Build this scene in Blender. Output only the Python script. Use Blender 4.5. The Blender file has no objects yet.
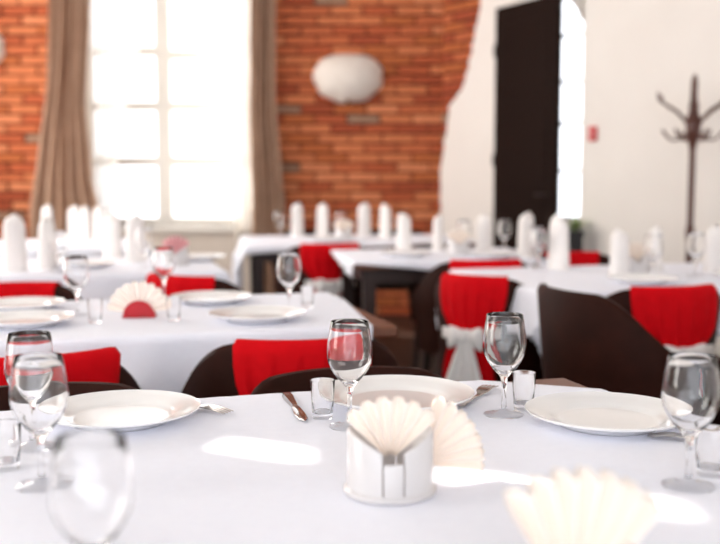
import bpy, math, random
from mathutils import Vector, Matrix
R = math.radians
sin, cos, pi = math.sin, math.cos, math.pi
random.seed(7)
scene = bpy.context.scene
COL = scene.collection

# ------------------------------------------------------------------ camera
cam_data = bpy.data.cameras.new('camera')
cam = bpy.data.objects.new('camera', cam_data)
COL.objects.link(cam)
cam.location = (0, 0, 1.135)
cam.rotation_euler = (R(90) - math.atan(97 / 1000), 0, 0)
cam_data.sensor_width = 36
cam_data.lens = 50
cam_data.clip_start = 0.05
cam_data.dof.use_dof = True
cam_data.dof.focus_distance = 1.66
cam_data.dof.aperture_fstop = 2.7
scene.camera = cam

# ------------------------------------------------------------------ daylight and added fill lamps
world = bpy.data.worlds.new('bright_sky')
scene.world = world
world.use_nodes = True
bg = world.node_tree.nodes['Background']
bg.inputs[0].default_value = (0.90, 0.935, 1.0, 1)
bg.inputs[1].default_value = 1.0
sun_data = bpy.data.lights.new('sun', 'SUN')
sun_data.energy = 6.0
sun_data.angle = R(0.6)
sun_data.color = (1.0, 0.93, 0.84)
sun = bpy.data.objects.new('sun', sun_data)
COL.objects.link(sun)
SUN_E = R(35)
sun_dir = Vector((0.894 * cos(SUN_E), -0.447 * cos(SUN_E), -sin(SUN_E)))
sun.rotation_euler = sun_dir.to_track_quat('-Z', 'Y').to_euler()
sun.location = (-6, 6, 6)
# area lamps added inside the left-wall sheers to brighten the room
for (yc, pw) in ((1.0, 7), (4.7, 10.5), (6.75, 10.5)):
    ld = bpy.data.lights.new('window_daylight', 'AREA')
    ld.shape = 'RECTANGLE'
    ld.size, ld.size_y = 1.3, 2.5
    ld.energy = pw
    ld.color = (1.0, 0.985, 0.96)
    lo = bpy.data.objects.new('window_daylight', ld)
    COL.objects.link(lo)
    lo.location = (-3.16, yc, 2.0)
    lo.rotation_euler = (R(90), 0, R(-90))
vs = scene.view_settings
vs.view_transform = 'Standard'
vs.look = 'None'
vs.gamma = 1
vs.use_curve_mapping = False
vs.exposure = 1.80
scene.cycles.max_bounces = 18
scene.cycles.diffuse_bounces = 9
scene.cycles.transmission_bounces = 18
scene.cycles.glossy_bounces = 6
scene.cycles.transparent_max_bounces = 16


# ------------------------------------------------------------------ helpers
def lin(c):
    out = []
    for v in c:
        v = v / 255
        out.append(v / 12.92 if v <= 0.04045 else ((v + 0.055) / 1.055) ** 2.4)
    return (*out, 1)


def mat(name, c, c2=None, rough=0.6, scale=20, bump=0.0, bscale=None, metal=0.0, spec=0.5, detail=4, stretch=None,
        sheen=0.0, coat=0.0):
    m = bpy.data.materials.new(name)
    m.use_nodes = True
    nt = m.node_tree
    b = nt.nodes['Principled BSDF']
    b.inputs['Roughness'].default_value = rough
    b.inputs['Metallic'].default_value = metal
    b.inputs['Specular IOR Level'].default_value = spec
    b.inputs['Sheen Weight'].default_value = sheen
    b.inputs['Coat Weight'].default_value = coat
    tc = nt.nodes.new('ShaderNodeTexCoord')
    mp = nt.nodes.new('ShaderNodeMapping')
    nt.links.new(tc.outputs['Object'], mp.inputs[0])
    if stretch:
        mp.inputs['Scale'].default_value = stretch
    nz = nt.nodes.new('ShaderNodeTexNoise')
    nz.inputs['Scale'].default_value = scale
    nz.inputs['Detail'].default_value = detail
    nt.links.new(mp.outputs[0], nz.inputs['Vector'])
    mx = nt.nodes.new('ShaderNodeMix')
    mx.data_type = 'RGBA'
    mx.inputs[6].default_value = lin(c)
    mx.inputs[7].default_value = lin(c2 or [max(0, v * 0.94) for v in c])
    nt.links.new(nz.outputs[0], mx.inputs[0])
    nt.links.new(mx.outputs[2], b.inputs['Base Color'])
    if bump:
        nb = nt.nodes.new('ShaderNodeTexNoise')
        nb.inputs['Scale'].default_value = bscale or scale
        nb.inputs['Detail'].default_value = 3
        nt.links.new(mp.outputs[0], nb.inputs['Vector'])
        bp = nt.nodes.new('ShaderNodeBump')
        bp.inputs['Strength'].default_value = bump
        bp.inputs['Distance'].default_value = 0.002
        nt.links.new(nb.outputs[0], bp.inputs['Height'])
        nt.links.new(bp.outputs[0], b.inputs['Normal'])
    return m


M = {}
M['cloth'] = mat('white_linen', (242, 244, 253), (236, 238, 248), 0.85, 60, 0.25, 420, spec=0.2)
M['porcelain'] = mat('white_porcelain', (240, 239, 238), (236, 235, 234), 0.12, 8, coat=0.3)
M['ceramic'] = mat('white_ceramic', (216, 213, 213), (210, 207, 207), 0.25, 10)
M['paper'] = mat('cream_paper', (252, 243, 234), (247, 235, 224), 0.9, 40, 0.1, 200, spec=0.2)
M['paper_pink'] = mat('pink_paper', (238, 190, 190), (230, 172, 175), 0.9, 40)
M['napkin'] = mat('white_napkin', (240, 236, 233), (232, 227, 224), 0.9, 40, 0.2, 260)
M['red'] = mat('red_fabric', (214, 5, 20), (186, 2, 12), 0.85, 30, 0.3, 300, spec=0.12)
M['red_gloss'] = mat('red_plastic', (190, 8, 28), (175, 6, 24), 0.35, 10)
M['leather'] = mat('dark_brown_leather', (52, 21, 12), (30, 11, 6), 0.6, 14, 0.2, 160, spec=0.1)
M['seat'] = mat('brown_seat_fabric', (44, 24, 18), (30, 15, 11), 0.8, 30, 0.2, 220)
M['wood'] = mat('brown_table_wood', (126, 78, 56), (98, 58, 40), 0.45, 9, 0.1, 40, stretch=(1, 8, 8))
M['darkwood'] = mat('dark_leg_wood', (52, 28, 20), (36, 18, 13), 0.5, 9, 0.1, 40, stretch=(8, 8, 1))
M['coatwood'] = mat('red_brown_turned_wood', (96, 48, 32), (66, 30, 20), 0.35, 9, stretch=(8, 8, 1))
M['steel'] = mat('cutlery_steel', (190, 185, 182), (170, 165, 162), 0.18, 10, metal=1.0)
M['plaster'] = mat('white_plaster', (236, 230, 224), (226, 219, 212), 0.9, 3, 0.15, 60)
M['plaster_low'] = mat('beige_plaster', (212, 200, 188), (200, 186, 174), 0.9, 5, 0.15, 60)
M['ceilingpaint'] = mat('ceiling_paint', (240, 238, 235), (232, 230, 226), 0.9, 3)
M['mortar'] = mat('red_brown_mortar', (84, 34, 15), (62, 24, 10), 0.95, 7, 0.5, 60)
M['frame'] = mat('white_window_paint', (232, 226, 218), (222, 216, 207), 0.5, 8)
M['curtain'] = mat('taupe_curtain', (182, 151, 130), (156, 124, 102), 0.85, 12, 0.2, 240, spec=0.2)
M['door'] = mat('dark_brown_door', (30, 15, 9), (24, 11, 7), 0.7, 12, 0.1, 60, stretch=(6, 6, 1), spec=0.12)
M['lampglass'] = mat('white_plaster_shell', (222, 212, 203), (208, 197, 187), 0.55, 14, 0.1, 60)
M['callred'] = mat('red_alarm_plastic', (205, 60, 60), (195, 48, 50), 0.5, 8)
M['callwhite'] = mat('white_alarm_plastic', (235, 225, 222), None, 0.5, 8)
M['leaf'] = mat('yellow_green_leaf', (128, 150, 60), (90, 120, 40), 0.5, 20)
M['pot'] = mat('dark_planter', (40, 36, 36), (28, 25, 25), 0.5, 10)
M['brass'] = mat('brass', (150, 110, 60), (130, 92, 48), 0.3, 10, metal=1.0)
bricks_m = []
for i, (a, b2) in enumerate([((196, 118, 76), (170, 92, 54)), ((188, 104, 64), (160, 80, 46)), ((178, 90, 52), (148, 68, 38)),
                            ((205, 132, 90), (176, 98, 62)), ((166, 78, 44), (132, 58, 34)), ((182, 100, 54), (146, 76, 38)),
                            ((150, 118, 96), (126, 92, 72))]):
    bricks_m.append(mat('brick_clay_%d' % i, [min(255, q * 1.07) for q in a], [min(255, q * 1.07) for q in b2], 0.92, 11, 0.6, 70))


def floor_mat():
    m = mat('dark_oak_planks', (62, 38, 26), (46, 28, 19), 0.5, 6, 0.1, 30, stretch=(1, 9, 1))
    return m


M['floor'] = floor_mat()


def glass_mat():
    m = bpy.data.materials.new('clear_glass')
    m.use_nodes = True
    nt = m.node_tree
    nt.nodes.remove(nt.nodes['Principled BSDF'])
    g = nt.nodes.new('ShaderNodeBsdfGlass')
    g.inputs['IOR'].default_value = 1.45
    g.inputs['Roughness'].default_value = 0.0
    g.inputs['Color'].default_value = (1, 1, 1, 1)
    nt.links.new(g.outputs[0], nt.nodes['Material Output'].inputs[0])
    return m


M['glass'] = glass_mat()


def pane_mat():
    m = bpy.data.materials.new('window_pane_glass')
    m.use_nodes = True
    nt = m.node_tree
    nt.nodes.remove(nt.nodes['Principled BSDF'])
    t = nt.nodes.new('ShaderNodeBsdfTransparent')
    g = nt.nodes.new('ShaderNodeBsdfGlossy')
    g.inputs['Roughness'].default_value = 0.02
    x = nt.nodes.new('ShaderNodeMixShader')
    x.inputs[0].default_value = 0.05
    nt.links.new(t.outputs[0], x.inputs[1])
    nt.links.new(g.outputs[0], x.inputs[2])
    nt.links.new(x.outputs[0], nt.nodes['Material Output'].inputs[0])
    return m


M['pane'] = pane_mat()


def sheer_mat(name='white_sheer_voile', dens=0.5):
    m = bpy.data.materials.new(name)
    m.use_nodes = True
    nt = m.node_tree
    nt.nodes.remove(nt.nodes['Principled BSDF'])
    t = nt.nodes.new('ShaderNodeBsdfTransparent')
    tr = nt.nodes.new('ShaderNodeBsdfTranslucent')
    tr.inputs[0].default_value = (0.93, 0.91, 0.88, 1)
    d = nt.nodes.new('ShaderNodeBsdfDiffuse')
    d.inputs[0].default_value = (0.9, 0.88, 0.85, 1)
    a = nt.nodes.new('ShaderNodeMixShader')
    a.inputs[0].default_value = 0.4
    nt.links.new(tr.outputs[0], a.inputs[1])
    nt.links.new(d.outputs[0], a.inputs[2])
    x = nt.nodes.new('ShaderNodeMixShader')
    x.inputs[0].default_value = dens
    nt.links.new(t.outputs[0], x.inputs[1])
    nt.links.new(a.outputs[0], x.inputs[2])
    nt.links.new(x.outputs[0], nt.nodes['Material Output'].inputs[0])
    return m


M['sheer'] = sheer_mat()
M['voile'] = sheer_mat('dense_white_voile', 1.0)


class MB:
    def __init__(s):
        s.v = []
        s.f = []

    def add(s, vs_, fs):
        o = len(s.v)
        s.v += [tuple(p) for p in vs_]
        s.f += [tuple(i + o for i in f) for f in fs]
        return s

    def box(s, lo, hi, mtx=None, taper=None):
        x0, y0, z0 = lo
        x1, y1, z1 = hi
        p = [(x0, y0, z0), (x1, y0, z0), (x1, y1, z0), (x0, y1, z0), (x0, y0, z1), (x1, y0, z1), (x1, y1, z1), (x0, y1, z1)]
        if taper:
            cx, cy = (x0 + x1) / 2, (y0 + y1) / 2
            p = [((q[0] - cx) * taper + cx, (q[1] - cy) * taper + cy, q[2]) if i < 4 else q for i, q in enumerate(p)]
        if mtx:
            p = [tuple(mtx @ Vector(q)) for q in p]
        return s.add(p, [(0, 3, 2, 1), (4, 5, 6, 7), (0, 1, 5, 4), (1, 2, 6, 5), (2, 3, 7, 6), (3, 0, 4, 7)])

    def bbox(s, lo, hi, b=0.005, mtx=None):
        """box with chamfered edges"""
        x0, y0, z0 = lo
        x1, y1, z1 = hi
        rings = []
        for z, i in ((z0, b), (z0 + b, 0), (z1 - b, 0), (z1, b)):
            rings.append([(x0 + i, y0 + b, z), (x0 + b, y0 + i, z), (x1 - b, y0 + i, z), (x1 - i, y0 + b, z),
                          (x1 - i, y1 - b, z), (x1 - b, y1 - i, z), (x0 + b, y1 - i, z), (x0 + i, y1 - b, z)])
        v = [q for r in rings for q in r]
        if mtx:
            v = [tuple(mtx @ Vector(q)) for q in v]
        f = [tuple(range(7, -1, -1)), tuple(range(24, 32))]
        for r in range(3):
            for k in range(8):
                f.append((r * 8 + k, r * 8 + (k + 1) % 8, r * 8 + 8 + (k + 1) % 8, r * 8 + 8 + k))
        return s.add(v, f)

    def lathe(s, prof, n=32, c=(0, 0, 0), closed=False, rfn=None):
        v, f = [], []
        m = len(prof)
        for k in range(n):
            a = 2 * pi * k / n
            for (r, z) in prof:
                if rfn:
                    r = rfn(r, z, a)
                v.append((c[0] + r * cos(a), c[1] + r * sin(a), c[2] + z))
        for k in range(n):
            k2 = (k + 1) % n
            for j in range(m if closed else m - 1):
                j2 = (j + 1) % m
                a_, b_, c_, d_ = k * m + j, k2 * m + j, k2 * m + j2, k * m + j2
                r0, r1 = prof[j][0], prof[j2][0]
                if r0 < 1e-9 and r1 < 1e-9:
                    continue
                f.append((a_, b_, c_, d_))
        return s.add(v, f)

    def tube(s, pts, rad, n=8):
        pts = [Vector(p) for p in pts]
        if not isinstance(rad, (list, tuple)):
            rad = [rad] * len(pts)
        v, f = [], []
        up = Vector((0, 0, 1))
        prev = None
        for i, p in enumerate(pts):
            d = (pts[min(i + 1, len(pts) - 1)] - pts[max(i - 1, 0)]).normalized()
            if prev is None:
                a = d.cross(up if abs(d.z) < 0.9 else Vector((1, 0, 0))).normalized()
            else:
                a = (prev - d * prev.dot(d)).normalized()
            prev = a
            b = d.cross(a)
            for k in range(n):
                t = 2 * pi * k / n
                v.append(p + (a * cos(t) + b * sin(t)) * rad[i])
        for i in range(len(pts) - 1):
            for k in range(n):
                k2 = (k + 1) % n
                f.append((i * n + k, i * n + k2, i * n + n + k2, i * n + n + k))
        f.append(tuple(range(n - 1, -1, -1)))
        f.append(tuple(range((len(pts) - 1) * n, len(pts) * n)))
        return s.add(v, f)

    def grid(s, fn, nu, nv, cu=False):
        v = [fn(i / nu, j / nv) for i in range(nu + 1) for j in range(nv + 1)]
        f = [(i * (nv + 1) + j, (i + 1) * (nv + 1) + j, (i + 1) * (nv + 1) + j + 1, i * (nv + 1) + j + 1)
             for i in range(nu) for j in range(nv)]
        return s.add(v, f)

    def mesh(s, name, m, smooth=True, sharp=None):
        me = bpy.data.meshes.new(name)
        me.from_pydata(s.v, [], s.f)
        me.validate()
        import bmesh
        bm = bmesh.new()
        bm.from_mesh(me)
        bmesh.ops.remove_doubles(bm, verts=bm.verts, dist=1e-6)
        bmesh.ops.recalc_face_normals(bm, faces=bm.faces)
        if smooth:
            for f in bm.faces:
                f.smooth = True
            lim = R(sharp or 40)
            for e in bm.edges:
                if len(e.link_faces) == 2 and e.calc_face_angle(0) > lim:
                    e.smooth = False
        bm.to_mesh(me)
        bm.free()
        me.materials.append(m)
        return me


def link(name, data, parent=None):
    o = bpy.data.objects.new(name, data)
    COL.objects.link(o)
    if parent:
        o.parent = parent
    return o


def obj(name, mb, m, parent=None, smooth=True, sharp=None):
    return link(name, mb.mesh(name, M[m] if isinstance(m, str) else m, smooth, sharp), parent)


def tag(o, label, cat, group=None):
    o['label'] = label
    o['category'] = cat
    if group:
        o['group'] = group
    return o


def struct(o, label=None):
    o['kind'] = 'structure'
    if label:
        o['label'] = label
    return o


def empty(name, loc=(0, 0, 0), rz=0):
    o = link(name, None)
    o.location = loc
    o.rotation_euler = (0, 0, rz)
    o.empty_display_size = 0.1
    return o


def copy_tree(o, parent=None):
    c = o.copy()
    COL.objects.link(c)
    c.parent = parent
    for ch in list(o.children):
        copy_tree(ch, c)
    return c


def solidify(o, t, offset=0):
    md = o.modifiers.new('thickness', 'SOLIDIFY')
    md.thickness = t
    md.offset = offset
    return o


# ------------------------------------------------------------------ room shell
WB = 8.0                                    # inner face of the back wall
WX0, WX1, WZ0, WZ1 = -2.27, -0.86, 0.72, 3.08   # back window opening
CX, CY = 0.656, 8.0                         # corner between the back wall and the slanting wall
U = Vector((0.6, -0.8, 0))                  # along the slanting wall, towards the viewer
NIN = Vector((-0.8, -0.6, 0))               # its inward normal
HC = 4.0                                    # ceiling height
LX = -3.3

floor = struct(obj('floor', MB().box((LX - .3, -4.2, -.1), (4.2, 8.4, 0)), 'floor', smooth=False))
ceil = struct(obj('ceiling', MB().box((LX - .3, -4.2, HC), (4.2, 8.4, HC + .1)), 'ceilingpaint', smooth=False))

mb = MB()
mb.box((LX - .3, WB, 0), (WX0, WB + .32, HC))
mb.box((WX1, WB, 0), (CX + .5, WB + .32, HC))
mb.box((WX0, WB, 0), (WX1, WB + .32, WZ0))
mb.box((WX0, WB, WZ1), (WX1, WB + .32, HC))
wall_back = struct(obj('wall_back', mb, 'mortar', smooth=False), 'exposed red brick wall around the tall window')

# bricks: individual ones where the photograph shows them, the rest joined
BH, BL, BW = 0.059, 0.243, 0.016
PITCH, BP = 0.0765, 0.257
brick_meshes = []
for k in range(14):
    rr = random.Random(k)
    j = lambda a: rr.uniform(-a, a)
    m_ = MB()
    hx, hz = BL / 2, BH / 2
    p = []
    for (y, ins) in ((0.008, 0.0), (-BW * .5, 0.0), (-BW, 0.007)):
        for (sx, sz) in ((-1, -1), (1, -1), (1, 1), (-1, 1)):
            p.append((sx * (hx - ins + j(.004)), y + (j(.003) if y < 0 else 0), sz * (hz - ins * .8 + j(.0035))))
    f = [(8, 9, 10, 11)]
    for r in range(2):
        for q in range(4):
            f.append((r * 4 + q, r * 4 + (q + 1) % 4, r * 4 + 4 + (q + 1) % 4, r * 4 + 4 + q))
    m_.add(p, f)
    brick_meshes.append(m_.mesh('brick', bricks_m[[0, 1, 2, 3, 4, 5, 1, 0, 2, 3, 0, 1, 5, 6][k]], False))

half_meshes = {}
rb = random.Random(21)
stuff = {i: MB() for i in range(6)}
count = 0


def in_window(xa, xb, z):
    return xb > WX0 - .06 and xa < WX1 + .06 and WZ0 - .12 < z < WZ1 + .06


for r in range(int(HC / PITCH)):
    z = 0.045 + r * PITCH
    x = LX + (0 if r % 2 else -BP / 2) + rb.uniform(-.02, .02)
    while x < CX - .02:
        xa, xb = x + .006, x + BP - .006
        x += BP
        # clip at the corner and at the window
        if xb > CX - .004:
            xb = CX - .004
        if xa < LX + .004:
            xa = LX + .004
        if WZ0 - .05 < z < WZ1 + .05:
            if xa < WX0 < xb:
                xb = WX0 - .012
            elif xa < WX1 < xb:
                xa = WX1 + .012
            elif xa >= WX0 and xb <= WX1:
                continue
        if z < WZ0 and xb > -2.12 and xa < -.86:
            continue
        w = xb - xa
        if w < .05:
            continue
        kk = rb.randrange(14)
        if kk == 13 and rb.random() < .55:
            kk = 0
        seen = (.72 < z < 2.55) and ((-2.98 < xb and xa < -2.15) or (xa > -.80))
        if seen and count < 292:
            o = link('brick', brick_meshes[kk], wall_back)
            o.location = ((xa + xb) / 2, WB - .001, z)
            o.scale = (w / BL, rb.uniform(.7, 1.35), rb.uniform(.95, 1.04))
            o.rotation_euler = (0, R(rb.uniform(-.5, .5)), 0)
            count += 1
        else:
            stuff[kk % 6].box((xa, WB - BW * rb.uniform(.7, 1.2), z - BH / 2), (xb, WB + .005, z + BH / 2))
for i, m_ in stuff.items():
    if m_.v:
        o = obj('brickwork', m_, bricks_m[i], wall_back, False)
        o['kind'] = 'stuff'
# plastered panel below the window
obj('plaster_panel', MB().box((WX0 - .02, WB - .015, 0), (WX1 + .02, WB + .02, WZ0 - .03)), 'plaster_low', wall_back, False)

# window in the back wall
w1 = struct(empty('window_1', (0, 0, 0)), 'tall white multi-pane window flooded with daylight')
FY = WB + .2
mb = MB()
mb.box((WX0, FY, WZ0), (WX0 + .10, FY + .07, WZ1)).box((WX1 - .10, FY, WZ0), (WX1, FY + .07, WZ1))
mb.box((WX0 + .10, FY, WZ0), (WX1 - .10, FY + .07, WZ0 + .07)).box((WX0 + .10, FY, WZ1 - .07), (WX1 - .10, FY + .07, WZ1))
obj('window_frame', mb, 'frame', w1, False)
obj('mullion', MB().box((-1.655, FY - .005, WZ0 + .07), (-1.535, FY + .075, WZ1 - .07)), 'frame', w1, False)
zs = [1.245, 1.69, 2.13, 2.6]
for z in zs:
    obj('muntin', MB().box((WX0 + .10, FY + .01, z - .04), (-1.655, FY + .06, z + .04)), 'frame', w1, False)
    obj('muntin', MB().box((-1.535, FY + .01, z - .04 - (.03 if z == 2.13 else 0)), (WX1 - .10, FY + .06, z + .04 - (.03 if z == 2.13 else 0))), 'frame', w1, False)
ze = [WZ0 + .07] + zs + [WZ1 - .07]
for i in range(5):
    for xa, xb in ((WX0 + .10, -1.655), (-1.535, WX1 - .10)):
        obj('pane', MB().box((xa, FY + .03, ze[i] + .018), (xb, FY + .034, ze[i + 1] - .018)), 'pane', w1, False)
obj('reveal_lining', MB().box((WX0, WB - .004, WZ0), (WX0 + .006, FY, WZ1)).box((WX1 - .006, WB - .004, WZ0), (WX1, FY, WZ1)).box((WX0, WB - .004, WZ1 - .006), (WX1, FY, WZ1)), 'frame', w1, False)
obj('window_sill', MB().bbox((WX0 - .04, WB - .06, WZ0 - .035), (WX1 + .04, WB + .2, WZ0), .006), 'frame', w1, False)


# slanting right-hand wall, in wall coordinates t (along), n (out of the room, negative = into the room), z
def wp(t, n, z):
    p = Vector((CX, CY, 0)) + U * t - NIN * n
    return (p.x, p.y, z)


WALLM = Matrix(((U.x, -NIN.x, 0, CX), (U.y, -NIN.y, 0, CY), (0, 0, 1, 0), (0, 0, 0, 1)))
W2A, W2B, W2Z0, W2Z1 = 0.96, 1.45, 0.80, 2.36
mb = MB()
mb.box((0, 0, 0), (W2A, .16, HC), WALLM).box((W2B, 0, 0), (5.0, .16, HC), WALLM)
mb.box((W2A, 0, 0), (W2B, .16, W2Z0), WALLM).box((W2A, 0, W2Z1), (W2B, .16, HC), WALLM)
wall_right = struct(obj('wall_right', mb, 'mortar', smooth=False), 'white plastered wall with broken edge showing brick')
# plaster coat with a broken edge towards the bricks
edge = [(0.0, 0.0), (0.0, 1.17), (.012, 1.25), (.03, 1.33), (.05, 1.42), (.07, 1.50), (.09, 1.58), (.10, 1.66), (.16, 1.73), (.24, 1.79),
        (.29, 1.88), (.32, 1.98), (.345, 2.08), (.37, 2.18), (.40, 2.28), (.43, 2.40), (.46, 2.5), (.50, 2.7), (.56, 3.0), (.6, HC)]
fine = []
re_ = random.Random(5)
for (a, b) in zip(edge[:-1], edge[1:]):
    for k in range(3):
        t = a[0] + (b[0] - a[0]) * k / 3
        z = a[1] + (b[1] - a[1]) * k / 3
        fine.append((max(.0, t + (re_.uniform(-.012, .012) if z > 1.2 else 0)), z))
fine.append(edge[-1])
mb = MB()
PT = .022
v, f = [], []
for (t, z) in fine:
    v += [wp(t, 0, z), wp(t, -PT, z), wp(W2A, -PT, z), wp(W2A, 0, z)]
for i in range(len(fine) - 1):
    a, b = i * 4, i * 4 + 4
    f += [(a, a + 1, b + 1, b), (a + 1, a + 2, b + 2, b + 1)]
mb.add(v, f)
mb.box((W2B, -PT, 0), (5.0, 0, HC), WALLM)
mb.box((W2A, -PT, 0), (W2B, 0, W2Z0), WALLM).box((W2A, -PT, W2Z1), (W2B, 0, HC), WALLM)
obj('plaster_coat', mb, 'plaster', wall_right, False)


def edge_t(z):
    for (a, b) in zip(edge[:-1], edge[1:]):
        if a[1] <= z <= b[1]:
            return a[0] + (b[0] - a[0]) * (z - a[1]) / max(1e-6, b[1] - a[1])
    return .6


for r in range(int(HC / PITCH)):
    z = 0.045 + r * PITCH + .008
    if z < 1.22 or z > 3.2:
        continue
    lim = edge_t(z) + .03
    t = .004 if r % 2 else -.12
    while t < lim:
        a, b = max(t, .004), min(t + BP - .012, lim)
        t += BP
        if b - a < .04:
            continue
        kk = rb.choice([2, 4, 5, 8, 12, 1, 2, 13])
        o = link('brick', brick_meshes[kk], wall_right)
        p = wp((a + b) / 2, 0.001, z)
        o.location = p
        o.scale = ((b - a) / BL, rb.uniform(.7, 1.2), 1)
        o.rotation_euler = (0, 0, math.atan2(U.y, U.x))

# window in the slanting wall
w2 = struct(empty('window_2'), 'narrow bright arched window beside the dark door')
mb = MB()
for (a, b, z0, z1) in ((W2A, W2A + .05, W2Z0, W2Z1), (W2B - .02, W2B, W2Z0, W2Z1), (W2A + .05, W2B - .02, W2Z0, W2Z0 + .05)):
    mb.box((a, -.015, z0), (b, .035, z1), WALLM)
# arched head
n = 10
v, f = [], []
for k in range(n + 1):
    t = W2A + .05 + (W2B - W2A - .095) * k / n
    zz = W2Z1 - .03 - .16 * abs(2 * k / n - 1) ** 3
    v += [wp(t, -.015, zz), wp(t, .035, zz), wp(t, .035, W2Z1), wp(t, -.015, W2Z1)]
for k in range(n):
    a, b = k * 4, k * 4 + 4
    f += [(a, b, b + 1, a + 1), (a, a + 3, b + 3, b), (a + 1, b + 1, b + 2, a + 2)]
mb.add(v, f)
obj('window_frame', mb, 'frame', w2, False)
zz2 = [.85, 1.165, 1.49, 1.775, 2.085, 2.29]
for z in zz2[1:-1]:
    obj('muntin', MB().box((W2A + .05, -.005, z - .012), (W2B - .02, .025, z + .012), WALLM), 'frame', w2, False)
for i in range(5):
    obj('pane', MB().box((W2A + .05, .008, zz2[i] + .012), (W2B - .02, .011, zz2[i + 1] - .012), WALLM), 'pane', w2, False)
obj('window_sill', MB().bbox((W2A - .02, -.05, W2Z0 - .03), (W2B + .02, .1, W2Z0), .005, WALLM), 'frame', w2, False)

# remaining walls outside the picture
struct(obj('wall_side', MB().box((3.656, -4.2, 0), (3.9, 4.05, HC)), 'plaster', smooth=False), 'white plastered side wall')
SLY, SLW = 2.94, .055            # gap between the drawn curtains of the left-hand window
mb = MB()
L2 = ((.35, 1.65, .7, 3.3), (2.3, 3.6, .7, 3.85), (4.05, 5.35, .7, 3.3), (6.1, 7.4, .7, 3.3))
ys_ = [-4.2] + [q for w in L2 for q in w[:2]] + [WB]
for k in range(0, len(ys_), 2):
    mb.box((LX - .3, ys_[k], 0), (LX, ys_[k + 1], HC))
for (a, b, z0, z1) in L2:
    mb.box((LX - .3, a, 0), (LX, b, z0)).box((LX - .3, a, z1), (LX, b, HC))
wl = struct(obj('wall_left', mb, 'plaster', smooth=False), 'white plastered wall with tall windows')

w3 = struct(empty('window_3'), 'tall curtained window in the left wall')
obj('transom', MB().box((LX - .2, 2.3, 3.42), (LX - .14, 3.6, 3.535)), 'frame', w3, False)
obj('window_frame', MB().box((LX - .2, 2.3, .7), (LX - .14, 2.36, 3.85)).box((LX - .2, 3.54, .7), (LX - .14, 3.6, 3.85)), 'frame', w3, False)

for i, (ya, yb, nm) in enumerate(((.3, 1.7, 'nearest the viewer'), (4.0, 5.4, 'middle'), (6.05, 7.45, 'nearest the brick wall'))):
    o = obj('sheer_curtain', MB().grid(lambda p, q, ya=ya, yb=yb: (LX + .06 + .02 * sin(p * 60), ya + (yb - ya) * p, .3 + 3.1 * q), 90, 4), 'voile')  # unseen sheers added to keep direct sun off the tables
    tag(o, 'white sheer drawn over the left-wall window ' + nm, 'sheer curtain')
    w = struct(empty('window_%d' % (4 + i)), 'tall window in the left wall, ' + nm)
    y0, y1 = ya + .05, yb - .05
    obj('window_frame', MB().box((LX - .2, y0, .7), (LX - .14, y0 + .06, 3.3)).box((LX - .2, y1 - .06, .7), (LX - .14, y1, 3.3))
        .box((LX - .2, y0, .7), (LX - .14, y1, .76)).box((LX - .2, y0, 3.24), (LX - .14, y1, 3.3)).box((LX - .2, (y0 + y1) / 2 - .035, .7), (LX - .14, (y0 + y1) / 2 + .035, 3.3)), 'frame', w, False)

# door leaf, hinged on the slanting wall and standing slightly ajar
dd = Vector((0.459, -0.888, 0)).normalized()
dn = Vector((-dd.y, dd.x, 0))
hinge = Vector((.998, 7.494, 0))
DM = Matrix(((dd.x, dn.x, 0, hinge.x), (dd.y, dn.y, 0, hinge.y), (0, 0, 1, 0), (0, 0, 0, 1)))
d1 = struct(empty('door_1'), 'tall dark brown door leaf beside the narrow window')
DLn, DH = .725, 2.352
mb = MB().box((0, 0, .015), (DLn, .04, DH), DM)
obj('door_leaf', mb, 'door', d1, False)
for (z0, z1) in ((.15, .95), (1.07, 1.6), (1.72, 2.22)):
    obj('door_panel', MB().bbox((.09, -.008, z0), (DLn - .09, .001, z1), .004, DM), 'door', d1, False)
hb = MB().tube([DM @ Vector((DLn - .06, 0, 1.0)), DM @ Vector((DLn - .06, -.045, 1.0)), DM @ Vector((DLn - .16, -.045, 1.0))], .008)
obj('door_handle', hb, 'pot', d1)
for t, z in ((.02, .4), (.02, 1.2), (.02, 2.0)):
    obj('hinge', MB().tube([DM @ Vector((-.006, -.004, z)), DM @ Vector((-.006, -.004, z + .09))], .007), 'pot', d1)

# baseboards
struct(obj('baseboard_right', MB().box((.0, -.04, 0), (W2B + 3.4, -PT, .1), WALLM), 'frame', smooth=False))


# ------------------------------------------------------------------ curtains
def interp(tab, z):
    if z <= tab[0][0]:
        return tab[0][1]
    for (a, b) in zip(tab[:-1], tab[1:]):
        if z <= b[0]:
            k = (z - a[0]) / (b[0] - a[0])
            k = k * k * (3 - 2 * k) * .3 + k * .7
            return a[1] + (b[1] - a[1]) * k
    return tab[-1][1]


def curtain(name, L, Rr, y, z0, z1, pleats, amp, m, label, cat='curtain', group=None, nu=90, nv=36, lean=0):
    def fn(s, t):
        z = z0 + (z1 - z0) * t
        a, b = interp(L, z), interp(Rr, z)
        x = a + (b - a) * s
        ph = s * pleats * 2 * pi + .7 * sin(z * 1.7 + s * 3)
        yy = y + amp * sin(ph) + amp * .35 * sin(ph * 2.3 + 1.1)
        return (x + .006 * sin(ph * 1.3), yy + lean * (1 - t), z)
    o = obj(name, MB().grid(fn, nu, nv), m)
    solidify(o, .003)
    tag(o, label, cat, group)
    return o


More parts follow.
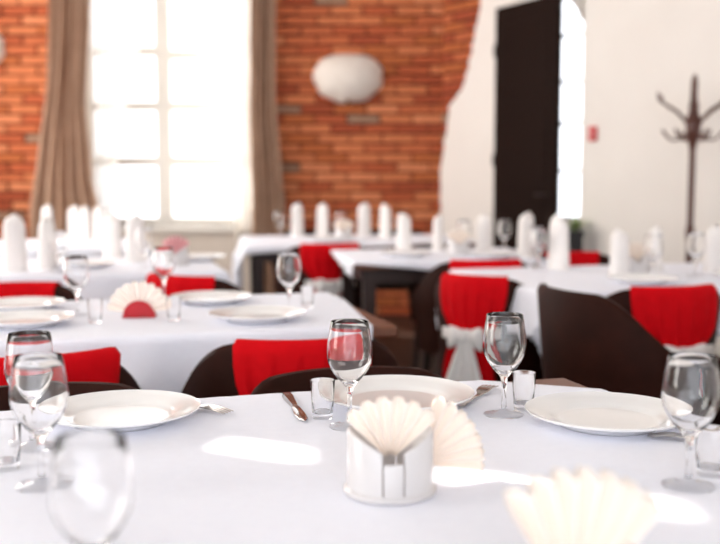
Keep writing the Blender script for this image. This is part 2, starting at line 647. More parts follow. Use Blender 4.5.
curtain('curtain', [(.2, -2.62), (.85, -2.60), (1.3, -2.52), (1.9, -2.42), (2.6, -2.37), (3.4, -2.36)],
        [(.2, -2.0), (.85, -2.02), (1.1, -2.08), (1.7, -2.12), (2.6, -2.07), (3.4, -2.06)], WB - .16, .12, 3.35, 6, .035, 'curtain',
        'taupe floor curtain left of the window, sweeping outward at the bottom')
curtain('curtain', [(.2, -.87), (.85, -.85), (1.6, -.86), (2.6, -.83), (3.4, -.82)],
        [(.2, -.54), (.85, -.59), (1.2, -.62), (1.7, -.655), (2.6, -.645), (3.4, -.64)], WB - .15, .12, 3.35, 5, .03, 'curtain',
        'taupe floor curtain right of the window, in front of brick')
rod = empty('curtain_rod', (-1.5, WB - .15, 3.37))
obj('rod', MB().tube([(-1.0, 0, 0), (1.0, 0, 0)], .014), 'darkwood', rod)
for s in (-1, 1):
    obj('finial', MB().lathe([(0, -.035), (.02, -.028), (.03, 0), (.02, .028), (0, .035)], 14, (s * 1.02, 0, 0)), 'darkwood', rod)
    obj('bracket', MB().tube([(s * .9, 0, 0), (s * .9, .14, .0)], .009), 'darkwood', rod)
tag(rod, 'dark curtain rod above the tall window', 'curtain rod')
curtain('sheer_curtain', [(.2, -2.16), (1.6, -2.1), (3.4, -2.1)],
        [(.2, -2.02), (.75, -1.96), (1.2, -1.93), (1.5, -1.86), (1.9, -1.76), (2.2, -1.72), (3.4, -1.70)], WB - .07, .5, 3.3, 8, .018, 'sheer',
        'white sheer voile on the left of the window, gathered aside', 'sheer curtain')
curtain('sheer_curtain', [(.2, -.98), (.75, -1.0), (1.2, -1.06), (1.6, -1.17), (2.0, -1.24), (3.4, -1.26)],
        [(.2, -.8), (1.6, -.83), (3.4, -.82)], WB - .07, .5, 3.3, 8, .018, 'sheer',
        'white sheer voile on the right of the window, against taupe curtain', 'sheer curtain')


def side_curtain(y0, y1, label):
    def fn(s, t):
        z = .3 + 3.55 * t
        lap = .16 * max(0, min(1, (3.11 - z) / .02))
        b0, b1 = (y0 - lap, y1) if y0 > SLY else (y0, y1 + lap)
        y = b0 + (b1 - b0) * s
        return (LX + (.08 if y0 > SLY else .03) + .02 * sin(s * 40), y, z)
    o = obj('curtain', MB().grid(fn, 80, 213), 'curtain')
    solidify(o, .003)
    tag(o, label, 'curtain')


side_curtain(2.2, SLY - SLW / 2, 'drawn taupe curtain on the left wall, nearer panel')
side_curtain(SLY + SLW / 2, 3.7, 'drawn taupe curtain on the left wall, farther panel')


# ------------------------------------------------------------------ wall lamps
def shell_lamp(loc, label):
    e = empty('wall_lamp', loc)

    def fn(s, t):
        a = s * 2 * pi                      # around the wall-plane outline
        rho = t                            # 0 rim, 1 front crown
        rx, rz = .265, .18
        scal = 1 + .06 * abs(sin(a * 4.5)) * (1 - rho) * (1 if sin(a) < .3 else .3)
        k = cos(rho * pi / 2)
        # flatter top, fuller bottom
        zz = sin(a)
        zz = zz * (.95 if zz > 0 else 1.12)
        pw = .8 if zz > 0 else 1.0
        ca, sa = cos(a), zz
        return (rx * scal * k * math.copysign(abs(ca) ** pw, ca), -.012 - .15 * sin(rho * pi / 2), rz * scal * k * math.copysign(abs(sa) ** pw, sa))
    obj('shade', MB().grid(fn, 80, 14), 'lampglass', e)
    mb = MB()
    mb.lathe([(0, 0), (.10, 0), (.10, .014), (.085, .02), (0, .02)], 24)
    mp = MB()
    mp.add([(x, -z, y) for x, y, z in mb.v], mb.f)
    obj('back_plate', mp, 'frame', e)
    obj('finial', MB().lathe([(0, -.045), (.012, -.04), (.018, -.028), (.01, -.016), (.022, -.004), (.018, .01), (0, .012)], 14, (0, -.06, -.185)), 'brass', e)
    for s in (-1, 1):
        def rose(q, t, s=s):
            a = q * 2 * pi
            r = .03 * t * (1 + .12 * sin(5 * a))
            return (s * .14 + r * cos(a), -.125 - .012 * (1 - t * t) + (.02 if s else 0), .0 + r * sin(a))
    obj('rosette', MB().lathe([(0, 0), (.03, 0), (.034, .006), (.022, .012), (.01, .016), (0, .017)], 16, (0, 0, 0)), 'lampglass', e).matrix_local = \
        Matrix.Translation((.115, -.128, -.005)) @ Matrix.Rotation(R(75), 4, 'X')
    tag(e, label, 'wall lamp')
    return e


shell_lamp((-.093, WB - .012, 1.905), 'white shell-shaped wall lamp on the brick right of the window')
shell_lamp((-3.06, WB - .012, 2.13), 'white shell-shaped wall lamp at the left edge of the brick wall')

# ------------------------------------------------------------------ alarm call point
cpM = WALLM @ Matrix.Translation((1.545, -PT, 1.41))
cp = empty('alarm_call_point')
obj('housing', MB().bbox((-.03, -.03, -.048), (.03, 0, .048), .006, cpM), 'callred', cp, False)
obj('button_plate', MB().bbox((-.01, -.038, -.012), (.01, -.033, .008), .002, cpM), 'callwhite', cp, False)
tag(cp, 'small red fire alarm call point on the white wall', 'fire alarm')

# ------------------------------------------------------------------ coat stand
cs = empty('coat_stand', (1.905, 5.77, 0))
obj('pole', MB().lathe([(0, .08), (.03, .08), (.032, .16), (.021, .22), (.019, .75), (.026, .78), (.026, .82), (.019, .85), (.018, 1.28), (.03, 1.33), (.04, 1.37),
                        (.046, 1.42), (.036, 1.47), (.026, 1.5), (.03, 1.53), (.02, 1.56), (.017, 1.6), (.02, 1.65), (.014, 1.69), (0, 1.715)], 16), 'coatwood', cs)
for k in range(6):
    a = k * pi / 3 + .15
    pts, rad = [], []
    for i in range(13):
        t = i / 12
        r = .035 + .21 * t
        z = 1.43 + .10 * sin(t * 2.1) + .10 * max(0, t - .6) ** 1 * 1.2
        if t > .85:
            r -= (t - .85) * .18
            z += (t - .85) * .25
        pts.append((r * cos(a), r * sin(a), z))
        rad.append(.011 - .004 * t)
    obj('hook', MB().tube(pts, rad), 'coatwood', cs)
    pts = [((.04 + .13 * t) * cos(a + .5), (.04 + .13 * t) * sin(a + .5), 1.375 - .05 * sin(t * pi * .9) + .035 * t * t) for t in [i / 8 for i in range(9)]]
    obj('lower_hook', MB().tube(pts, .007), 'coatwood', cs)
for k in range(4):
    a = k * pi / 2 + .4
    pts = [((.02 + .28 * t) * cos(a), (.02 + .28 * t) * sin(a), .016 + .14 * (1 - t) ** 1.6 + .02 * sin(t * pi)) for t in [i / 8 for i in range(9)]]
    obj('foot', MB().tube(pts, .016), 'coatwood', cs)
tag(cs, 'turned brown wooden coat stand with curved hooks', 'coat stand')

# ------------------------------------------------------------------ planter with plant
pl = empty('potted_plant', (1.444, 6.72, 0))
obj('planter', MB().box((-.05, -.05, 0), (.05, .05, .76), taper=.8).box((-.056, -.056, .72), (.056, .056, .765)), 'pot', pl, False)
rp = random.Random(3)
for k in range(16):
    a = rp.uniform(0, 2 * pi)
    L = rp.uniform(.1, .19)
    el = rp.uniform(.6, 1.3)
    def leaf(s, t, a=a, L=L, el=el):
        w = .016 * sin(pi * min(1, t * .95 + .05)) * (s - .5) * 2
        r = L * t * cos(el) * (1 + .4 * t)
        z = .755 + L * t * sin(el) - .06 * t * t
        return (r * cos(a) - w * sin(a), r * sin(a) + w * cos(a), z)
    obj('leaf', MB().grid(leaf, 2, 6), 'leaf', pl)
tag(pl, 'small leafy plant in a tall dark planter by the narrow window', 'plant')

# ------------------------------------------------------------------ tables and cloths
TOPZ = .742
A16 = R(16)


def table(corner, side, rot, L, W, label):
    """corner = near corner (side -1: near-right corner, +1: near-left) ; returns frame matrix with origin at the table centre"""
    u = Vector((cos(rot), sin(rot), 0))
    v = Vector((-sin(rot), cos(rot), 0))
    c = Vector((corner[0], corner[1], 0)) + u * (side * L / 2) + v * W / 2
    e = empty('dining_table', c, rot)
    obj('tabletop', MB().bbox((-L / 2, -W / 2, TOPZ - .032), (L / 2, W / 2, TOPZ), .006), 'wood', e, False)
    obj('apron', MB().box((-L / 2 + .06, -W / 2 + .06, TOPZ - .10), (L / 2 - .06, -W / 2 + .08, TOPZ - .03))
        .box((-L / 2 + .06, W / 2 - .08, TOPZ - .10), (L / 2 - .06, W / 2 - .06, TOPZ - .03))
        .box((-L / 2 + .06, -W / 2 + .08, TOPZ - .10), (-L / 2 + .08, W / 2 - .08, TOPZ - .03))
        .box((L / 2 - .08, -W / 2 + .08, TOPZ - .10), (L / 2 - .06, W / 2 - .08, TOPZ - .03)), 'darkwood', e, False)
    for sx in (-1, 1):
        for sy in (-1, 1):
            obj('leg', MB().box((sx * (L / 2 - .075) - .03, sy * (W / 2 - .075) - .03, 0), (sx * (L / 2 - .075) + .03, sy * (W / 2 - .075) + .03, TOPZ - .03), taper=.75), 'darkwood', e, False)
    tag(e, label, 'table')
    return e, L, W


def cloth(tb, label, size, crot=0.0, off=(0, 0), res=.02, seed=1, ripple=.012):
    e, L, W = tb
    rr = random.Random(seed)
    ph = [rr.uniform(0, 6) for _ in range(4)]
    sx, sy = size
    ca, sa = cos(crot), sin(crot)
    r = .008

    def fn(s, t):
        a, b = (s - .5) * sx, (t - .5) * sy
        x, y = a * ca - b * sa + off[0], a * sa + b * ca + off[1]
        hx, hy = L / 2 + .002, W / 2 + .002
        qx, qy = max(-hx, min(hx, x)), max(-hy, min(hy, y))
        dx, dy = x - qx, y - qy
        d = math.hypot(dx, dy)
        if d < 1e-9:
            z = TOPZ + .003
            return (x, y, z)
        nx, ny = dx / d, dy / d
        al = min(d / r, pi / 2)
        out = r * sin(al)
        down = r * (1 - cos(al)) + max(0, d - r * pi / 2)
        par = x * ny - y * nx
        k = min(1, down / .12)
        corner = 1 if (abs(dx) > 1e-6 and abs(dy) > 1e-6) else 0
        out += k * (ripple * (1 + sin(par * 26 + ph[2] + 2 * sin(par * 7))) + .02 * down + corner * .03 * k)
        return (qx + nx * out, qy + ny * out, TOPZ + .003 - down)
    o = obj('tablecloth', MB().grid(fn, int(sx / res), int(sy / res)), 'cloth', sharp=180)
    o.location = e.location
    o.rotation_euler = e.rotation_euler
    solidify(o, .0016, 1)
    tag(o, label, 'tablecloth')
    return o


# foreground table: far-right corner known
rot1 = R(17)
u1 = Vector((cos(rot1), sin(rot1), 0))
v1 = Vector((-sin(rot1), cos(rot1), 0))
L1, W1 = 1.6, 1.25
far_corner = Vector((.40, 1.925, 0))
near_right = far_corner - v1 * W1
t1 = table((near_right.x, near_right.y), -1, rot1, L1, W1, 'nearest dining table, its brown wooden corner left bare')
# cloth laid askew: hem crosses the far-right corner (37 degrees off the table)
n1 = Vector((.604, .797))
n2 = Vector((-.797, .604))
cc = n1 * (-.1066 - .85) + n2 * (.93 - .85)
off1 = (cc.x + L1 / 2, cc.y + W1 / 2)
cloth(t1, 'white tablecloth laid askew on the nearest table in the foreground', (1.7, 1.7), -math.atan2(.604, .797), off1, .009, 1)

t2 = table((.10, 2.60), -1, R(16.5), 1.6, .74, 'dining table second from the camera, behind the nearest one on the left')
cloth(t2, 'white tablecloth on the second table, behind the red-draped chairs', (1.90, 1.2), R(-8), (-.172, .045), .014, 2)
t3 = table((.62, 3.30), 1, A16, 1.45, .86, 'dining table on the right in front of the coat stand')
cloth(t3, 'white tablecloth on the right table in front of coat stand', (1.85, 1.2), R(6), (-.0, .0), .018, 3)
t4 = table((-.55, 4.08), -1, A16, 1.5, .80, 'dining table on the left in front of the window')
cloth(t4, 'white tablecloth on the left table in front of the window', (1.75, 1.05), R(-8), (0, 0), .02, 4)
t5 = table((-.64, 5.60), 1, R(8), 1.35, .82, 'dining table by the brick wall below the shell lamp')
cloth(t5, 'white tablecloth by the brick wall, hanging long at its left end', (1.80, .95), R(3), (-.19, .03), .02, 5)
t6 = table((-.02, 4.47), 1, R(10), .95, .76, 'dining table in the middle of the room, before the dark door')
cloth(t6, 'white tablecloth on the middle table before the dark door', (1.03, .88), R(-6), (0, .0), .02, 6)
t7 = table((-1.15, 5.45), -1, A16, 1.4, .80, 'farthest dining table on the left, close under the window')
cloth(t7, 'white tablecloth on the farthest left table under the window', (1.6, 1.0), R(4), (0, 0), .025, 7)


# ------------------------------------------------------------------ chairs
def make_chair():
    e = empty('tub_chair')
    RX, RY, TH = .262, .25, .034

    def top(a):
        k = abs(a) / R(112)
        s = max(0, min(1, (k - .30) / .6))
        s = s * s * (3 - 2 * s)
        return .77 - .17 * s - .012 * (k * 1.2) ** 2

    n = 44
    v, f = [], []
    for i in range(n + 1):
        a = R(-112) + R(224) * i / n
        tz = top(a)
        flare = .018
        ring = []
        # outer bottom, outer mid, outer top, crown, inner top, inner bottom
        for (dr, z) in ((-.02, .36), (.0, .55), (flare, tz - .016), (flare - TH * .25, tz), (flare - TH * .75, tz), (flare - TH, tz - .016), (-TH - .01, .55), (-TH - .03, .36)):
            ring.append(((RX + dr) * sin(a), -(RY + dr) * cos(a), z))
        v += ring
    for i in range(n):
        for k in range(8):
            k2 = (k + 1) % 8
            f.append((i * 8 + k, i * 8 + k2, i * 8 + 8 + k2, i * 8 + 8 + k))
    f.append(tuple(range(8)))
    f.append(tuple(range(n * 8, n * 8 + 8)))
    obj('backrest', MB().add(v, f), 'leather', e, sharp=60)
    # seat cushion
    def sq(r, z, a):
        return r * (1 + .07 * cos(4 * a) * -1)
    obj('seat', MB().lathe([(0, .37), (.2, .37), (.222, .385), (.226, .42), (.215, .452), (.16, .466), (0, .47)], 36, (0, .0, 0), rfn=sq), 'seat', e)
    for sx in (-1, 1):
        for sy in (-1, 1):
            obj('leg', MB().tube([(sx * .19, sy * .17 - .01, 0), (sx * .165, sy * .15 - .01, .38)], [.014, .022], 10), 'darkwood', e)
    return e


RX, RY, TH = .262, .25, .034


def drape_mesh(hw=R(37), gather=R(17), seed=0):
    """red cloth over the back: from inside, over the crown, down the outside, pinched by the ribbon, then flaring"""
    prof = [(-TH - .012, .52, 1.0), (-TH + .008, .64, 1.0), (-TH + .012, .752, 1.0), (-TH * .7 + .018, .778, 1.0), (-TH * .2 + .018, .779, 1.0), (.026, .765, 1.0), (.030, .72, .97),
            (.030, .68, .93), (.028, .64, .84), (.026, .61, .68), (.026, .585, .5), (.026, .565, .44), (.028, .54, .5), (.034, .49, .62), (.038, .43, .72), (.04, .36, .78)]
    m = len(prof) - 1

    def fn(s, t):
        k = min(int(t * m), m - 1)
        w = t * m - k
        p = [prof[k][i] * (1 - w) + prof[k + 1][i] * w for i in range(3)]
        outside = max(0, min(1, (t * m - 5) / 3))
        a = (s - .5) * 2 * hw * p[2]
        fold = .007 * sin(s * 2 * pi * 5.5 + seed) * outside / max(.45, p[2])
        fold += .004 * sin(s * 2 * pi * 11 + seed * 2 + t * 5) * outside
        r = p[0] + max(-.004, fold) + .004 * outside
        z = p[1] - (.02 * abs(s - .5) * 2 if t > .9 else 0)
        # follow crown drop near the sides
        return ((RX + r) * sin(a), -(RY + r) * cos(a), z)
    return MB().grid(fn, 44, m * 2).mesh('back_drape', M['red'], True, 180)


def bow_parts(parent, at):
    b = empty('bow')
    b.parent = parent
    b.location = at
    obj('knot', MB().lathe([(0, -.024), (.014, -.02), (.02, 0), (.014, .02), (0, .024)], 12, (0, -.016, 0)), 'napkin', b)
    for s in (-1, 1):
        def loop(q, t, s=s):
            a = q * 2 * pi
            L = .075
            w = .012 + .03 * sin(t * pi * .55)
            r = .018 * sin(pi * min(1, t * .9 + .05))
            return (s * (.008 + L * t * (1 if True else 0)), -.012 + r * cos(a), w * sin(a) * (1 if t < .97 else .6) - .012 * t)
        obj('loop', MB().grid(loop, 20, 10), 'napkin', b)

        def tail(q, t, s=s):
            w = .014 + .032 * t
            x = s * (.012 + .035 * t) + (q - .5) * 2 * w
            return (x, -.014 - .008 * sin(q * 9 + s) - .012 * t, -.012 - .17 * t - (.02 * q * s if t > .95 else 0))
        o = obj('tail', MB().grid(tail, 14, 12), 'napkin', b)
        solidify(o, .003)

    def band(q, t):
        a = (q - .5) * 2 * R(26)
        return ((RX + .04) * sin(a), -(RY + .04) * cos(a) - at[1], (t - .5) * .04)
    o = obj('ribbon', MB().grid(band, 20, 4), 'napkin', b)
    solidify(o, .003)
    return b


plain = make_chair()
drapes = [drape_mesh(R(33)), drape_mesh(R(48), seed=1.3)]
draped = copy_tree(plain)
dob = link('back_drape', drapes[0], draped)
dob['label'] = 'red fabric drape over the chair back'
solidify(dob, .002)
bw = bow_parts(draped, (0, -.292, .567))
bw['label'] = 'white ribbon bow'
used = {'p': False, 'd': False}


def chair(x, y, ang, label, kind='d', zs_=1.0, group='tub chairs at the dining tables', sc=1.0):
    """ang: direction the sitter faces, in degrees from +Y, counter-clockwise"""
    src = draped if kind == 'd' else plain
    o = src if not used[kind] else copy_tree(src)
    used[kind] = True
    o.location = (x, y, 0)
    o.rotation_euler = (0, 0, R(ang))
    o.scale = (sc, sc, zs_)
    tag(o, label, 'chair', group)
    return o


# chairs on the far side of the nearest table, facing the viewer
chair(.035, 1.79, 180 + 17, 'dark leather tub chair behind the white plate at the middle of the nearest table', 'p', .962)
chair(-.545, 1.645, 180 + 17, 'dark leather tub chair behind the plate at the left of the nearest table', 'p', .958)
# near side of the second table, backs towards the viewer
chair(-.17, 2.46, 10, 'dark tub chair with red drape, behind the glass in the middle', 'd', .985)
c3 = chair(-.775, 2.285, 14, 'dark tub chair with red drape, behind the wine glasses at left', 'd', .975)
for ch in c3.children:
    if ch.name.startswith('back_drape'):
        ch.data = drapes[1]
# far side of the second table
chair(-1.12, 3.18, 180 + 16, 'tub chair with red-draped back behind plates at the far left', 'd', .985)
# near side of the left table before the window
chair(-.55, 3.84, -28, 'dark tub chair with red drape at the left table before the window', 'd', .99)
# table by the brick wall
chair(-.20, 5.47, 10, 'dark tub chair with red drape at the table by the brick wall', 'd', 1.0)
chair(-.34, 6.78, 180, 'dark tub chair on the far left side of the table by the brick wall', 'p', .97)
chair(.25, 6.90, 180, 'dark tub chair on the far right side of the table by the brick wall', 'p', .97)
# middle table
chair(.50, 4.45, 8, 'dark tub chair with red drape at the middle table, before the door', 'd', 1.0)
chair(.52, 5.45, 180 + 8, 'dark tub chair on the far side of the middle table', 'p', .96)
# right table
chair(.52, 3.73, -34, 'red-draped tub chair with white bow at left end of right table', 'd', 1.0, sc=.86)
chair(.80, 2.95, -72, 'plain brown tub chair between the two red-draped chairs at the right table', 'p', 1.05)
chair(.96, 3.44, 14, 'red-draped tub chair with white bow at the right table, behind right wine glass', 'd', 1.0)
chair(1.305, 2.95, 20, 'brown tub chair cut off by the right edge of the picture', 'p', 1.02)
chair(1.05, 4.50, 180 + 14, 'red-draped tub chair on the far side of the right table', 'd', .99)


# ------------------------------------------------------------------ tableware
ZT = TOPZ + .0050


def wine_glass_mesh():
    outer = [(0, 0), (.0315, 0), (.0325, .0022), (.031, .0034), (.022, .0048), (.010, .0068), (.0052, .011), (.0042, .018), (.0038, .035), (.0041, .052), (.0058, .062),
             (.0105, .0685), (.019, .0775), (.0275, .089), (.0335, .1015), (.0355, .1125), (.0352, .123), (.0335, .138), (.0312, .153), (.0292, .1655), (.0286, .1662)]
    inner = [(.0281, .1655), (.0300, .153), (.0322, .138), (.0338, .123), (.0341, .1125), (.0320, .1022), (.0260, .0902), (.0174, .0792), (.009, .0722), (0, .0705)]
    return MB().lathe(outer + inner, 48).mesh('wine_glass', M['glass'], True, 50)


def shot_mesh():
    outer = [(0, 0), (.0152, 0), (.0162, .001), (.0165, .004), (.0185, .035), (.0200, .0625), (.0197, .0632)]
    inner = [(.0188, .0628), (.0172, .035), (.0150, .012), (.0135, .010), (0, .0095)]
    return MB().lathe(outer + inner, 40).mesh('shot_glass', M['glass'], True, 50)


def plate_mesh():
    top_ = [(0, .0065), (.075, .0065), (.0815, .0072), (.0875, .0105), (.094, .0135), (.112, .0175), (.1275, .0215), (.1297, .0232), (.13, .0220)]
    bot = [(.1285, .0195), (.112, .0138), (.094, .0095), (.085, .005), (.080, .0), (.074, .0), (.073, .003), (0, .003)]
    return MB().lathe(top_ + bot, 72).mesh('plate', M['porcelain'], True, 60)


def fork_mesh():
    # along +Y: tines at +, in metres, lies flat
    mb = MB()
    def zc(y):
        return .004 + .010 * max(0, (y - .11) / .08) * (1 - max(0, (y - .11) / .08)) * 2.2 + .004 * (1 - min(1, y / .1))
    ys = [0, .004, .02, .05, .085, .11, .12, .13, .14, .148]
    ws = [.004, .0075, .0085, .006, .0035, .0035, .007, .0115, .0125, .0125]
    v, f = [], []
    for y, w in zip(ys, ws):
        z = zc(y)
        v += [(-w, y, z - .001), (w, y, z - .001), (w * .9, y, z + .0012), (-w * .9, y, z + .0012)]
    for i in range(len(ys) - 1):
        for k in range(4):
            f.append((i * 4 + k, i * 4 + (k + 1) % 4, i * 4 + 4 + (k + 1) % 4, i * 4 + 4 + k))
    f += [(3, 2, 1, 0), tuple(len(v) - 4 + q for q in range(4))]
    mb.add(v, f)
    for k in range(4):
        x = -.0106 + k * .00707
        pts = [(x, .146, zc(.146)), (x, .165, zc(.165)), (x, .182, zc(.182)), (x, .193, zc(.188) + .0005)]
        mb.tube(pts, [.0019, .0018, .0015, .0007], 6)
    return mb.mesh('fork', M['steel'], True, 50)


def knife_mesh():
    mb = MB()
    ys = [0, .004, .03, .07, .095, .1, .11, .15, .18, .2]
    ws = [.005, .0085, .009, .0065, .005, .0045, .008, .0095, .008, .001]
    hs = [.002, .0035, .004, .0035, .003, .002, .001, .0009, .0008, .0006]
    v, f = [], []
    for y, w, h in zip(ys, ws, hs):
        v += [(-w, y, .004 - h), (w, y, .004 - h), (w * .8, y, .004 + h), (-w * .8, y, .004 + h)]
    for i in range(len(ys) - 1):
        for k in range(4):
            f.append((i * 4 + k, i * 4 + (k + 1) % 4, i * 4 + 4 + (k + 1) % 4, i * 4 + 4 + k))
    f += [(3, 2, 1, 0), tuple(len(v) - 4 + q for q in range(4))]
    return mb.add(v, f).mesh('table_knife', M['steel'], True, 50)


MESH = dict(wine_glass=wine_glass_mesh(), shot_glass=shot_mesh(), plate=plate_mesh(), fork=fork_mesh(), table_knife=knife_mesh())


def put(kind, x, y, label, cat, group=None, sc=1.0, rz=0, z=None):
    o = link(kind, MESH[kind])
    o.location = (x, y, (ZT - (.0016 if 'glass' in kind else 0)) if z is None else z)
    o.scale = (sc, sc, sc)
    o.rotation_euler = (0, 0, rz)
    tag(o, label, cat, group)
    return o


def face(dx, dy):
    return math.atan2(-dx, dy)


GN = 'wine glasses on the nearest table'
put('wine_glass', -.016, 1.522, 'wine glass in the middle, behind the white napkin holder', 'wine glass', GN)
put('wine_glass', .234, 1.600, 'sharp wine glass between the middle and right plates of the nearest table', 'wine glass', GN)
put('wine_glass', .412, 1.224, 'wine glass at the right edge, in front of the right plate', 'wine glass', GN)
put('wine_glass', -.400, 1.226, 'wine glass at left, front one of the overlapping pair', 'wine glass', GN)
put('wine_glass', -.470, 1.405, 'wine glass at left, rear one of the overlapping pair', 'wine glass', GN)
put('wine_glass', -.231, .838, 'blurred wine glass closest to the camera, lower left', 'wine glass', GN)
SG = 'shot glasses on the nearest table'
put('shot_glass', -.060, 1.578, 'shot glass beside the middle wine glass and knife', 'shot glass', SG)
put('shot_glass', .273, 1.640, 'shot glass beside the sharp wine glass left of the right plate', 'shot glass', SG)
put('shot_glass', .456, 1.272, 'shot glass at the right edge behind the wine glass', 'shot glass', SG)
put('shot_glass', -.470, 1.30, 'shot glass at the left edge beside the overlapping wine glasses', 'shot glass', SG)
PG = 'white dinner plates on the nearest table'
put('plate', .060, 1.672, 'white dinner plate in the middle of the nearest table', 'plate', PG, 1.03)
put('plate', .388, 1.540, 'white dinner plate on the right of the nearest table', 'plate', PG, .985)
put('plate', -.380, 1.560, 'white dinner plate on the left of the nearest table', 'plate', PG, .965)
FG = 'cutlery on the nearest table'
d = Vector((.85, -.52)).normalized()
tip = Vector((-.212, 1.592))
st = tip - d * .193
put('fork', st.x, st.y, 'steel fork beside the left plate, tines to the right', 'fork', FG, 1, face(d.x, d.y))
d = Vector((.42, .907)).normalized()
tip = Vector((.243, 1.80))
st = tip - d * .193
put('fork', st.x, st.y, 'steel fork right of the middle plate', 'fork', FG, 1, face(d.x, d.y))
d = Vector((-.95, .30)).normalized()
tip = Vector((.426, 1.452))
st = tip - d * .193 * .85
put('fork', st.x, st.y, 'steel fork in front of the right plate', 'fork', FG, .85, face(d.x, d.y))
d = Vector((.22, -.975)).normalized()
put('table_knife', -.130, 1.735, 'steel knife left of the middle plate beside the shot glass', 'knife', FG, 1, face(d.x, d.y))


# ------------------------------------------------------------------ napkin holders and fans
def holder(loc, rz, label, sc=1.0):
    e = empty('napkin_holder', (*loc, ZT), rz)
    e.scale = (sc, sc, sc)
    obj('base', MB().lathe([(0, 0), (.054, 0), (.057, .002), (.0575, .006), (.054, .009), (0, .009)], 48), 'ceramic', e)
    Rw, th = .053, .0055

    def panel(a0, a1, hfun):
        n = 20
        v, f = [], []
        for i in range(n + 1):
            a = a0 + (a1 - a0) * i / n
            h = hfun(a)
            for (r, z) in ((Rw, .008), (Rw, h - .002), (Rw - .0015, h), (Rw - th + .0015, h), (Rw - th, h - .002), (Rw - th, .008)):
                v.append((r * sin(a), -r * cos(a), z))
        for i in range(n):
            for k in range(6):
                f.append((i * 6 + k, i * 6 + (k + 1) % 6, i * 6 + 6 + (k + 1) % 6, i * 6 + 6 + k))
        f += [tuple(range(6)), tuple(range(n * 6, n * 6 + 6))]
        return MB().add(v, f)
    hf = lambda a: .010 + .044 + .026 * abs(sin(a)) ** 1.0
    for s in (0, pi):
        obj('side_panel', panel(R(15) + s, R(165) + s, hf), 'ceramic', e)
        obj('centre_panel', panel(R(-12.5) + s, R(12.5) + s, lambda a: .048), 'ceramic', e)
    tag(e, label, 'napkin holder')
    return e


def fan(loc, rz, label, r=.08, half=R(50), pleats=7, z=0, tilt=0, m='paper', depth=.008, skew=0, sheets=2):
    mb = MB()
    n = pleats * 2
    for sh in range(sheets):
        def fn(s, t, sh=sh):
            k = s * n
            i = int(min(k, n - 1e-6))
            w = k - i
            tri = (w if i % 2 == 0 else 1 - w) * 2 - 1
            a = -half + 2 * half * s + skew
            rr = (.008 + (r - .008) * t) * (1 - .05 * (tri < 0) * t - .06 * sh)
            y = (tri * depth) * (t * .85 + .3) + (sh - .5) * .006 * t
            return (rr * sin(a), y, rr * cos(a))
        mb.grid(fn, n * 4, 10)
    o = obj('paper_napkin_fan', mb, m, sharp=180)
    o.location = (loc[0], loc[1], ZT + z)
    o.rotation_euler = (tilt, 0, rz)
    tag(o, label, 'napkin')
    solidify(o, .0006)
    return o


holder((.037, 1.200), R(3), 'white ceramic napkin holder at the front centre of the nearest table')
fan((.037, 1.192), R(2), 'cream pleated napkin fan standing in the front white holder', .079, R(46), 6, .041, R(-4), skew=0)
fan((.074, 1.232), R(14), 'cream pleated napkin fan drooping over the right of the white holder', .088, R(43), 7, .026, R(-4), skew=R(56))
holder((.178, .80), R(25), 'white ceramic napkin holder at the very front, below the right plate')
fan((.178, .80), R(18), 'blurred cream pleated napkin fan at the lower right corner', .118, R(40), 7, .028, R(-6), skew=R(6), depth=.011)

# second table
put('plate', -.275, 2.665, 'white plate at the right end of the second table, near side', 'plate', None, 1.0)
put('plate', -.455, 3.035, 'white plate at the right end of the second table, far side', 'plate', None, .96)
put('plate', -.875, 2.570, 'white plate at the left of the second table, near side', 'plate', None, 1.0)
put('plate', -.985, 2.880, 'white plate at the left of the second table, far side', 'plate', None, .96)
put('wine_glass', -.203, 2.845, 'wine glass at the right end of the second table', 'wine glass')
put('wine_glass', -.612, 3.10, 'wine glass behind the red napkin holder, far side of second table', 'wine glass')
put('wine_glass', -.79, 2.77, 'wine glass left of the red napkin holder on the second table', 'wine glass')
put('shot_glass', -.155, 2.93, 'shot glass beside the wine glass at the right end of second table', 'shot glass')
put('shot_glass', -.70, 2.62, 'shot glass left of the red napkin holder', 'shot glass')
put('shot_glass', -.50, 2.66, 'shot glass right of the red napkin holder', 'shot glass')


def red_holder(loc, rz, label):
    e = empty('napkin_holder', (*loc, ZT), rz)
    for s in (-1, 1):
        v = []
        n = 16
        for y in (s * .012 - .002, s * .012 + .002):
            for k in range(n + 1):
                a = pi * k / n
                v.append((.043 * cos(a), y, .004 + .043 * sin(a)))
        f = [tuple(range(n + 1)), tuple(range(2 * n + 1, n, -1))]
        for k in range(n):
            f.append((k, k + 1, n + 2 + k, n + 1 + k))
        f.append((0, n, 2 * n + 1, n + 1))
        obj('side_plate', MB().add(v, f), 'red_gloss', e, False)
    obj('base', MB().bbox((-.045, -.02, 0), (.045, .02, .006), .002), 'red_gloss', e, False)
    tag(e, label, 'napkin holder')


red_holder((-.605, 2.72), R(4), 'red half-round napkin holder on the second table')
fan((-.605, 2.72), R(4), 'cream napkin fan spread in the red half-round holder', .088, R(84), 10, .012, 0, depth=.006)


# standing folded napkins
def napkin_mesh(seed, h=.225):
    rr = random.Random(seed)
    tw = rr.uniform(0, 6)
    turns = 1.55

    def fn(s, t):
        a = tw + s * turns * 2 * pi
        lay = .0035 * s * turns
        peak = .5 + .5 * cos(a - tw)
        hh = h * (1 - .05 * (1 - peak)) * (1 - .05 * s)
        z = hh * t
        q = max(0, (t - .80) / .20)
        r = .042 - .007 * t - .027 * (1 - math.sqrt(max(0, 1 - q * q))) + lay
        r *= 1 + .05 * sin(2 * a + tw)
        return (r * cos(a) * 1.08, r * sin(a) * .82, z)
    mb = MB().grid(fn, 60, 18)
    return mb.mesh('folded_napkin', M['napkin'], True, 180)


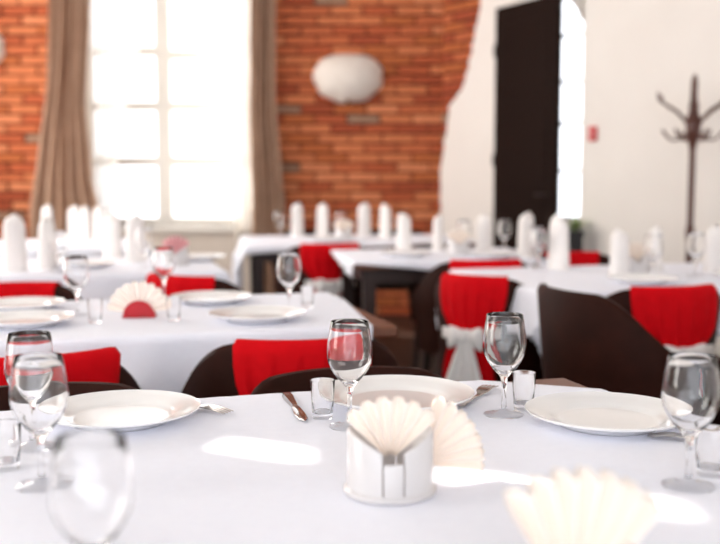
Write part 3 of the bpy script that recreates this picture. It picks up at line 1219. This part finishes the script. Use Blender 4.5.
NM = [napkin_mesh(k) for k in range(5)]
NG = 'white napkins folded upright on the back tables'
naps = [
    (-1.395, 4.03, 'tall folded napkin at the left edge, on the left table', 1.05),
    (-1.29, 4.12, 'tall folded napkin second from the left edge, on the left table', .98),
    (-1.155, 4.66, 'tall folded napkin on left table below the window, left of a pair', .98),
    (-1.005, 4.47, 'tall folded napkin on left table below the window, right of a pair', .98),
    (-1.86, 5.95, 'folded napkin on the farthest left table, before the brown curtain', .98),
    (-1.70, 5.96, 'folded napkin on the farthest left table, second from its left', .95),
    (-1.615, 5.90, 'folded napkin on the farthest left table, third from its left', .95),
    (-1.52, 5.86, 'folded napkin on the farthest left table, rightmost of its row', .95),
    (-.40, 6.36, 'folded napkin by the brick wall, leftmost on its table', .98),
    (-.238, 6.36, 'folded napkin by the brick wall, second from left on its table', .96),
    (.025, 6.30, 'folded napkin by the brick wall, third from left on its table', .98),
    (.155, 6.10, 'folded napkin by the brick wall, rightmost on its table', .98),
    (.23, 5.22, 'folded napkin at the left end of the middle table', .86),
    (.40, 5.10, 'folded napkin on the middle table, before the white wall edge', .86),
    (.64, 5.15, 'folded napkin on the middle table, just left of the dark door', .86),
    (.785, 4.72, 'folded napkin before the dark door, left of the wine glasses', .98),
    (.82, 4.12, 'tall folded napkin before the narrow window, on the right table', 1.02),
    (1.005, 3.86, 'folded napkin on the right table, left of the paper fan', .82),
    (1.185, 4.0, 'folded napkin on the right table, left of the coat stand', .86),
    (1.42, 3.98, 'folded napkin on the right table at the right picture edge', .86),
]
for i, (x, y, lb, s) in enumerate(naps):
    o = link('folded_napkin', NM[i % 5])
    o.location = (x, y, ZT)
    o.scale = (s, s, s)
    o.rotation_euler = (0, 0, i * 1.3)
    tag(o, lb, 'napkin', NG)

# further glasses, holders and plates on the back tables
for (x, y, lb) in [
    (-.90, 4.17, 'wine glass at the right end of the left table below the window'),
    (-1.20, 3.98, 'wine glass on the left table beside the tall napkins'),
    (-.505, 6.30, 'wine glass left of the napkins by the brick wall'),
    (-.12, 6.20, 'wine glass among the napkins by the brick wall'),
    (.26, 6.22, 'wine glass right of the napkins by the brick wall'),
    (.52, 5.0, 'wine glass on the middle table beside the holder'),
    (.72, 4.98, 'wine glass at the right end of the middle table'),
    (.765, 4.30, 'wine glass on the right table, left of the tallest napkin'),
    (.74, 4.12, 'wine glass on the right table, front of the pair before the dark door'),
    (1.10, 3.74, 'wine glass on the right table beside the paper fan'),
    (1.30, 3.86, 'wine glass on the right table in front of the coat stand'),
]:
    put('wine_glass', x, y, lb, 'wine glass', 'wine glasses on the back tables')
for (x, y, lb) in [
    (-1.16, 4.20, 'white plate on the left table before the window'),
    (-.74, 4.56, 'white plate at the far right of the left table'),
    (-.20, 5.86, 'white plate on the table by the brick wall'),
    (.22, 4.78, 'white plate at the left of the middle table'),
    (.62, 4.74, 'white plate at the right of the middle table'),
    (1.02, 3.60, 'white plate at the front of the right table'),
    (1.45, 3.72, 'white plate at the right of the right table'),
]:
    put('plate', x, y, lb, 'plate', 'white plates on the back tables', .96)
for (x, y, rz, lb, lf, col) in [
    (-.80, 4.33, 5, 'white napkin holder on the left table', 'pink paper fan in the holder on the left table', 'paper_pink'),
    (-.10, 6.02, 0, 'white napkin holder on the table by the brick wall', 'cream paper fan on the table by the brick wall', 'paper'),
    (.48, 4.88, 5, 'white napkin holder on the middle table', 'cream paper fan on the middle table', 'paper'),
    (1.09, 3.95, 0, 'white napkin holder on the right table', 'cream paper fan on the right table', 'paper'),
]:
    holder((x, y), R(rz), lb)
    fan((x, y), R(rz), lf, .08, R(52), 7, .045, 0, m=col)
